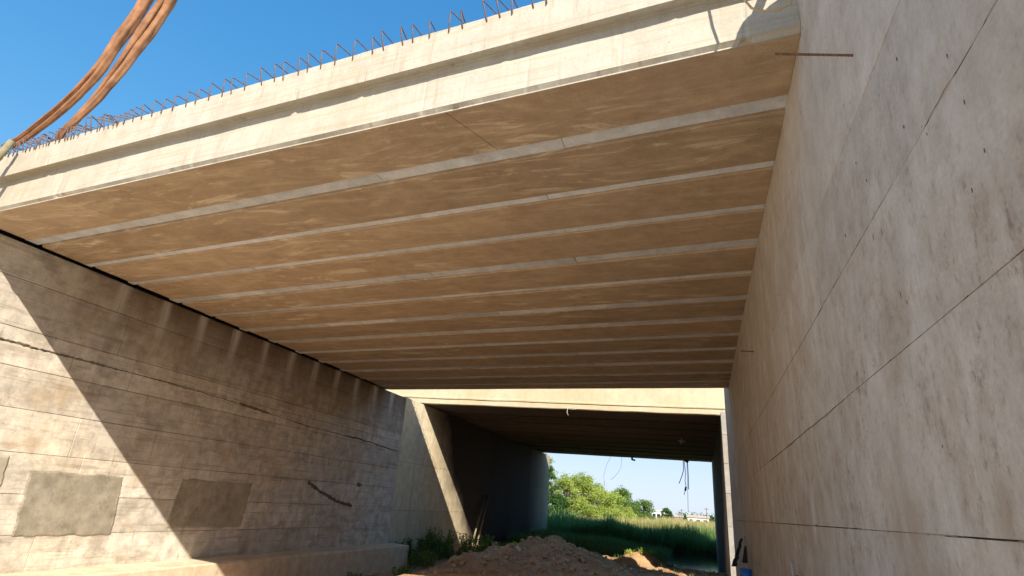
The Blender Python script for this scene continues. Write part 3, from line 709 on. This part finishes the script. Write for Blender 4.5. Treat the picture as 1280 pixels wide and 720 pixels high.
# ------------------------------------------------------------------ vegetation
def leaves(centers, n, size, flat=.0, up=.3, asp=.55):
    """many small leaf faces spread through clump volumes; centers: (x,y,z,rx,ry,rz)"""
    C = np.array(centers); wts = (C[:, 3]*C[:, 4]*C[:, 5])**(2/3); wts /= wts.sum()
    idx = rng.choice(len(C), n, p=wts); d = rng.normal(size=(n, 3)); d /= np.linalg.norm(d, axis=1)[:, None]
    rad = rng.uniform(.40, 1.0, (n, 1))**.6*rng.choice([1., 1., 1., 1.25, 1.6], (n, 1)); P = C[idx, :3]+d*rad*C[idx, 3:6]
    a = rng.normal(size=(n, 3)); a[:, 2] = a[:, 2]*.5+up; a /= np.linalg.norm(a, axis=1)[:, None]
    b = np.cross(a, rng.normal(size=(n, 3))); b /= np.linalg.norm(b, axis=1)[:, None]
    s = size*rng.uniform(.6, 1.4, (n, 1)); a = a*s; b = b*s*asp
    V = np.stack([P-a*.5, P+b*.5, P+a*.5, P-b*.5], 1).reshape(-1, 3); F = np.arange(4*n).reshape(-1, 4)
    return V, F
def fast(name, V, F):
    me = bpy.data.meshes.new(name); nV = len(V); nF = len(F); me.vertices.add(nV); me.vertices.foreach_set('co', np.asarray(V, dtype=np.float32).ravel())
    k = F.shape[1]; me.loops.add(nF*k); me.loops.foreach_set('vertex_index', F.ravel().astype(np.int32)); me.polygons.add(nF)
    me.polygons.foreach_set('loop_start', np.arange(0, nF*k, k, dtype=np.int32)); me.update(calc_edges=True); return me
def tree(name, label, x, y, hgt, rad, n, size, mat, cat='tree', group=None, z0=None, trunk=.35, seed=0):
    rs = random.Random(seed); g = height(x, y)-.1 if z0 is None else z0
    root = empty(name, (x, y, g)); tag(root, label, cat, group)
    cl = []; th = hgt*trunk; limbs = []
    top = Vector((rs.uniform(-.1, .1)*rad, 0, th)); tr = [((0, 0, 0), .03*hgt), ((rs.uniform(-.05, .05)*hgt, 0, th*.6), .022*hgt), (tuple(top), .017*hgt)]
    items = [tube([p for p, _ in tr], 1, 7, rr=[r for _, r in tr])]
    for i in range(int(26+rad*8)):
        a = rs.uniform(0, 6.28); e = rs.uniform(-.9, 1.); q = rs.uniform(.3, .95)
        cz = th+(hgt-th)*(.45+.42*e); k = 1-.5*max(0, e)
        c = Vector((math.cos(a)*rad*q*k, math.sin(a)*rad*q*k, min(cz, hgt*.88))); r = rad*rs.uniform(.13, .30)
        cl.append((c.x, c.y, c.z, r, r, r*rs.uniform(.55, .85)))
        mid = top.lerp(c, .5)+Vector((0, 0, -.05*hgt)); items.append(tube([tuple(top*.7), tuple(mid), tuple(c)], 1, 5, rr=[.012*hgt, .008*hgt, .003*hgt]))
    cl.append((0, 0, hgt*.88, rad*.3, rad*.3, hgt*.12))
    v, f = join(items); link('trunk', mesh('trunk', v, f, True), M['bark'], root)
    V, F = leaves(cl, n, size); link('crown', fast('crown', V, F), mat, root)
TREES = [  # x, y, h, rad, n, leafsize, mat, label
    (-17.0, 66, 7.6, 1.5, 7000, .19, 'leaf_dark', 'dark green tree nearest the left edge of the opening under the bridge'),
    (-15.3, 66, 3.9, 1.9, 9000, .17, 'leaf_dark', 'dark shaded bush low beside the tree at the opening edge'),
    (-15.9, 72, 6.4, 2.1, 12000, .17, 'leaf_lime', 'lighter lime bushy tree behind the dark bush by the opening edge'),
    (-20.6, 78, 8.6, 2.8, 9000, .2, 'leaf_lime', 'tallest lime green tree half hidden behind the opening edge'),
    (-14.6, 75, 7.0, 2.8, 16000, .17, 'leaf_lime', 'sunlit lime green tree, tallest of the yellow-green ones on the left bank'),
    (-12.9, 79, 6.1, 2.7, 14000, .17, 'leaf_lime', 'sunlit lime bush stepping down right of the tallest lime tree'),
    (-11.9, 86, 5.5, 2.8, 12000, .19, 'leaf_lime', 'low lime bush tapering towards the grass field'),
    (-11.7, 96, 4.7, 2.5, 8000, .2, 'leaf_mid', 'last and lowest bush of the green bank before the far tree pair'),
    (-12.3, 69.5, 3.3, 1.9, 9000, .15, 'leaf_lime', 'small yellow-green shrub at the foot of the lime trees'),
    (-11.3, 74.5, 2.5, 1.6, 7000, .14, 'leaf_mid', 'low round green shrub in front of the lime bushes at the field edge'),
    (-10.6, 81, 2.8, 1.8, 7000, .15, 'leaf_lime', 'low lime shrub where the bank runs out into the field'),
    (-9.9, 90, 2.7, 1.8, 6000, .16, 'leaf_lime', 'farthest low lime shrub at the toe of the bank'),
    (-14.0, 112, 7.0, 3.0, 9000, .26, 'leaf_mid', 'rounded tree standing alone beyond the lime bushes, left half of the far pair'),
    (-10.7, 116, 5.2, 2.8, 8000, .26, 'leaf_mid', 'lower rounded tree, right half of the far pair beyond the field'),
    (-9.0, 170, 4.6, 2.0, 2500, .4, 'leaf_dark', 'tiny dark round tree on the horizon beside the white building'),
]
for i, (x, y, h, r, n, s, m_, lab) in enumerate(TREES):
    tree('tree', lab, x, y, h, r, n, s, M[m_], trunk=.12 if h < 6.9 else .25, seed=i+3)
# shaded shrubs and weeds
def weed(name, label, x, y, h, rad, nb, mat, seed):
    rs = random.Random(seed); g = height(x, y)-.03; V = []; F = []; S = []
    root = empty(name, (x, y, g)); tag(root, label, 'plant')
    for b in range(nb):
        a = rs.uniform(0, 6.28); q = rad*math.sqrt(rs.random())*.7; hx = h*rs.uniform(.45, 1.); lean = rs.uniform(.1, .45)*hx
        p0 = Vector((q*math.cos(a), q*math.sin(a), 0)); p2 = p0+Vector((lean*math.cos(a), lean*math.sin(a), hx)); S.append(tube([tuple(p0), tuple(p0.lerp(p2, .5)+Vector((0, 0, .05))), tuple(p2)], .006, 4))
        for l in range(int(14*hx/.6)+5):
            t = rs.uniform(.15, 1.05); c = p0.lerp(p2, t); d = Vector((rs.gauss(0, 1), rs.gauss(0, 1), rs.gauss(.2, .6))).normalized(); s = rs.uniform(.05, .12)
            w_ = d.cross(Vector((rs.gauss(0, 1), rs.gauss(0, 1), rs.gauss(0, 1)))).normalized()*s*.35; k = len(V)
            V += [tuple(c), tuple(c+d*s*.5+w_), tuple(c+d*s), tuple(c+d*s*.5-w_)]; F.append((k, k+1, k+2, k+3))
    v, f = join(S); link('stems', mesh('stems', v, f), mat, root); link('leaves', mesh('leaves', V, F), mat, root)
W = [(-13.5, 27.3, 1.1, .9, 70, 'leaf_dark', 'leafy green weed clump right beside the end of the footing ledge'),
     (-12.9, 28.4, .95, .9, 70, 'leaf_dark', 'dark weed clump at the left side of the sunlit stripe foot'),
     (-13.4, 30.2, 1.15, 1., 70, 'leaf_mid', 'weed clump against the dark wall behind the stripe foot'),
     (-11.6, 31.0, 1.0, 1.1, 90, 'leaf_mid', 'bushy weed clump right of the sunlit stripe foot'),
     (-10.5, 31.6, .75, .9, 60, 'leaf_dark', 'low weed clump between the stripe foot and the big dirt heap'),
     (-10.0, 34.5, .7, .8, 40, 'leaf_dark', 'small weed in the dark just left of the big dirt heap'),
     (-12.6, 26.6, .8, .8, 60, 'leaf_mid', 'mid green weed clump on the soil right of the footing end'),
     (-11.9, 28.9, .6, .7, 45, 'leaf_dark', 'low weed clump in front of the foot of the sunlit stripe'),
     (-12.2, 24.0, .4, .5, 25, 'leaf_mid', 'little weed on the soil in front of the footing end'),
     (-13.0, 21.5, .35, .4, 22, 'leaf_mid', 'little weed at the foot of the ledge face'),
     (-3.1, 35.9, .45, .5, 40, 'leaf_lime', 'bright yellow-green weed growing on the small sunlit mound'),
     (-4.1, 35.9, .3, .4, 20, 'leaf_lime', 'tiny sunlit sprig on the left side of the small mound'),
     (.7, 25.0, .3, .4, 18, 'leaf_mid', 'small weed at the foot of the right wall')]
for i, (x, y, h, r, nb, m_, lab) in enumerate(W): weed('weed', lab, x, y, h, r, nb, M[m_], i+40)
def blades(name, label, n, region, hr, wr, mat, cat, lean=.18, zfn=None, clump=None):
    xs_ = []; ys_ = []
    while len(xs_) < n:
        x, y = region(); 
        if clump and nz(x*clump, y*clump, 9.) < random.uniform(-.5, .15): continue
        xs_.append(x); ys_.append(y)
    x = np.array(xs_); y = np.array(ys_); g = np.array([height(a, b) for a, b in zip(xs_, ys_)])
    h = rng.uniform(*hr, n)*np.array([.8+.5*(nz(a*.25, b*.25, 4.)+.3) for a, b in zip(xs_, ys_)]); wd = rng.uniform(*wr, n)
    a = rng.uniform(0, 6.283, n); lx = rng.normal(0, lean, n)*h; ly = rng.normal(0, lean, n)*h
    P0 = np.stack([x, y, g-.05], 1); sd = np.stack([np.cos(a)*wd, np.sin(a)*wd, 0*a], 1)
    P1 = P0+np.stack([lx*.3, ly*.3, h*.6], 1); P2 = P0+np.stack([lx, ly, h], 1)
    V = np.stack([P0-sd*.5, P0+sd*.5, P1+sd*.5, P1-sd*.5, P2+sd*.06, P2-sd*.06], 1).reshape(-1, 3)
    k = np.arange(n)[:, None]*6; F = np.concatenate([k+np.array([[0, 1, 2, 3]]), k+np.array([[3, 2, 4, 5]])])
    o = link(name, fast(name, V, F), mat); tag(o, label, cat, kind='stuff')
U = random.uniform
blades('reeds', 'tall dark green reeds in the shade just beyond the dark bridge', 16000, lambda: (U(-12, 4), U(57.5, 64)), (.7, 2.0), (.03, .07), M['reed'], 'reeds', clump=.8)
blades('tall_reeds', 'scattered taller reed stems standing dark against the sunlit field', 2600, lambda: (U(-9, 3), U(58, 62)), (1.5, 2.35), (.05, .1), M['reed'], 'reeds', .07, clump=.9)
blades('shaded_grass', 'rank grass growing under and behind the older bridge', 9000, lambda: (U(-13.9, -2.6), U(43, 57)), (.35, .9), (.02, .05), M['reed'], 'grass', .3, clump=.5)
blades('field_grass', 'pale dry grass field lit by the sun beyond the reeds', 36000, lambda: ((lambda yy: (U(-.20*yy, .06*yy+2), yy))(62.5+110*random.random()**1.7)), (1.25, 2.15), (.04, .11), M['drygrass'], 'grass', .2)
blades('bank_grass', 'green undergrowth on the left bank below the trees', 15000, lambda: (U(-19, -9.2), U(57.6, 92)), (.7, 2.1), (.04, .1), M['reed'], 'undergrowth', .3)
blades('heap_grass', 'sparse short grass at the edges of the dirt heaps', 900, lambda: (U(-13, .5), U(29, 42)), (.12, .35), (.01, .025), M['leaf_mid'], 'grass', .3, clump=.6)

# ------------------------------------------------------------------ far buildings
def house(label, x, y, w_, d, h, wallm, roofm, gable, nwin):
    g = height(x, y); root = empty('house', (x, y, g)); tag(root, label, 'house')
    v, f = box(-w_/2, w_/2, -d/2, d/2, 0, h); link('wall', mesh('wall', v, f), M[wallm], root)
    if gable: v, f = ([(-w_/2-.3, -d/2-.3, h), (w_/2+.3, -d/2-.3, h), (w_/2+.3, d/2+.3, h), (-w_/2-.3, d/2+.3, h), (-w_/2-.3, 0, h+gable), (w_/2+.3, 0, h+gable)], [(0, 1, 5, 4), (2, 3, 4, 5), (0, 4, 3), (1, 2, 5), (0, 3, 2, 1)])
    else: v, f = box(-w_/2-.2, w_/2+.2, -d/2-.2, d/2+.2, h+.002, h+.25)
    link('roof', mesh('roof', v, f), M[roofm], root)
    for i in range(nwin):
        cx = -w_/2+(i+.5)*w_/nwin; v, f = box(cx-.45, cx+.45, -d/2-.03, -d/2+.02, h*.45, h*.8); link('window', mesh('window', v, f), M['pane'], root)
house('white flat-roofed building on the horizon right of the tree pair', -11.4, 176, 3.6, 6, 3.4, 'white_wall', 'white_wall', 0, 3)
house('low orange house on the horizon, nearest the white building', -8.6, 205, 5.5, 6, 2.3, 'orange_wall', 'roof', .6, 3)
house('low white house with a clay roof near the right edge of the opening', -1.0, 190, 6, 6, 2.5, 'white_wall', 'roof', .7, 3)
house('small white hut between the lime bushes and the far tree pair', -12.95, 106, .9, 1.2, 3.7, 'white_wall', 'white_wall', .3, 1)
for i, (x, y, h) in enumerate([(-4.5, 150, 4.2), (-6.4, 190, 4.0), (1.0, 128, 4.6)]):
    v, f = join([tube([(0, 0, 0), (0, 0, h)], .06, 6), tube([(-.5, 0, h-.3), (.5, 0, h-.3)], .04, 5)])
    o = link('utility_pole', mesh('utility_pole', v, f), M['bark']); o.location = (x, y, height(x, y)); tag(o, ['thin utility pole in the middle of the far field', 'farthest thin utility pole, by the orange house', 'thin utility pole nearest the right edge of the opening'][i], 'pole')
for k, (x0, x1, y) in enumerate([(-60, -14, 240), (-8, 30, 260)]):
    c_ = []
    for i in range(60):
        x = x0+(x1-x0)*i/60; c_.append((x, y+U(-3, 3), 1.+U(0, 1.), 2.5, 2, 1.3+U(0, 1)))
    V, F = leaves(c_, 9000, .7); o = link('far_treeline', fast('far_treeline', V, F), M['leaf_dark']); tag(o, ['distant line of dark trees on the horizon to the left', 'distant low line of bushes on the horizon to the right'][k], 'treeline', kind='stuff')

for o in COL.objects:                                            # families of alike things
    if o.parent is not None or 'category' not in o: continue
    g = {'tree': 'trees and bushes beyond the bridges', 'plant': 'weed clumps on the soil under the bridges', 'utility_pole': 'utility poles in the far field',
         'timber_pole': 'poles leaning on the dark wall', 'fabric_hose': 'folded hoses over the deck edge', 'hanging_cables': 'cables hanging from the dark bridge', 'house': 'houses on the horizon'}
    k = o.name.split('.')[0]
    if o['category'] in ('tree', 'plant'): k = o['category']
    if k in g: o['group'] = g[k]

# litter and broken pieces on the heaps
def scrap(name, label, cat, x, y, sx, sy, h, mat, seed):
    V = []; n = 6
    for j in range(n+1):
        for i in range(n+1):
            u = i/n-.5; v_ = j/n-.5; V.append((u*sx+.03*nz(u*9, v_*9, seed), v_*sy+.03*nz(u*8+3, v_*9, seed), h*(.4+nz(u*6, v_*6, seed))))
    m = n+1; F = [(j*m+i, j*m+i+1, (j+1)*m+i+1, (j+1)*m+i) for j in range(n) for i in range(n)]
    o = link(name, mesh(name, V, F), mat); o.location = (x, y, height(x, y)+.04); tag(o, label, cat)
    md = o.modifiers.new('thickness', 'SOLIDIFY'); md.thickness = .006
scrap('plastic_scrap', 'white scrap of plastic just right of the top of the big dirt heap', 'litter', -5.75, 27.2, .32, .2, .12, M['white'], 2.)
scrap('plastic_scrap', 'small pale scrap lying low on the left part of the dirt heaps', 'litter', -9.3, 23.6, .18, .14, .07, M['white'], 5.)
for i, (x, y, r, lab) in enumerate([(-7.5, 25.0, .17, 'angular pale concrete lump on the near face of the big dirt heap'), (-8.4, 23.8, .13, 'smaller concrete lump low on the left of the big dirt heap'), (-5.4, 25.3, .12, 'concrete lump on the right flank of the big dirt heap'), (-10.2, 24.6, .15, 'concrete lump on the soil between the footing and the big heap')]):
    v, f = rocks[i]; v = [(a*r*1.3, b*r, c_*r*.8) for a, b, c_ in v]
    o = link('concrete_lump', mesh('concrete_lump', v, f), M['ledge']); o.location = (x, y, height(x, y)+r*.3); o.rotation_euler = (.3*i, .2, i*1.3); tag(o, lab, 'rubble', 'concrete lumps on the dirt heaps')
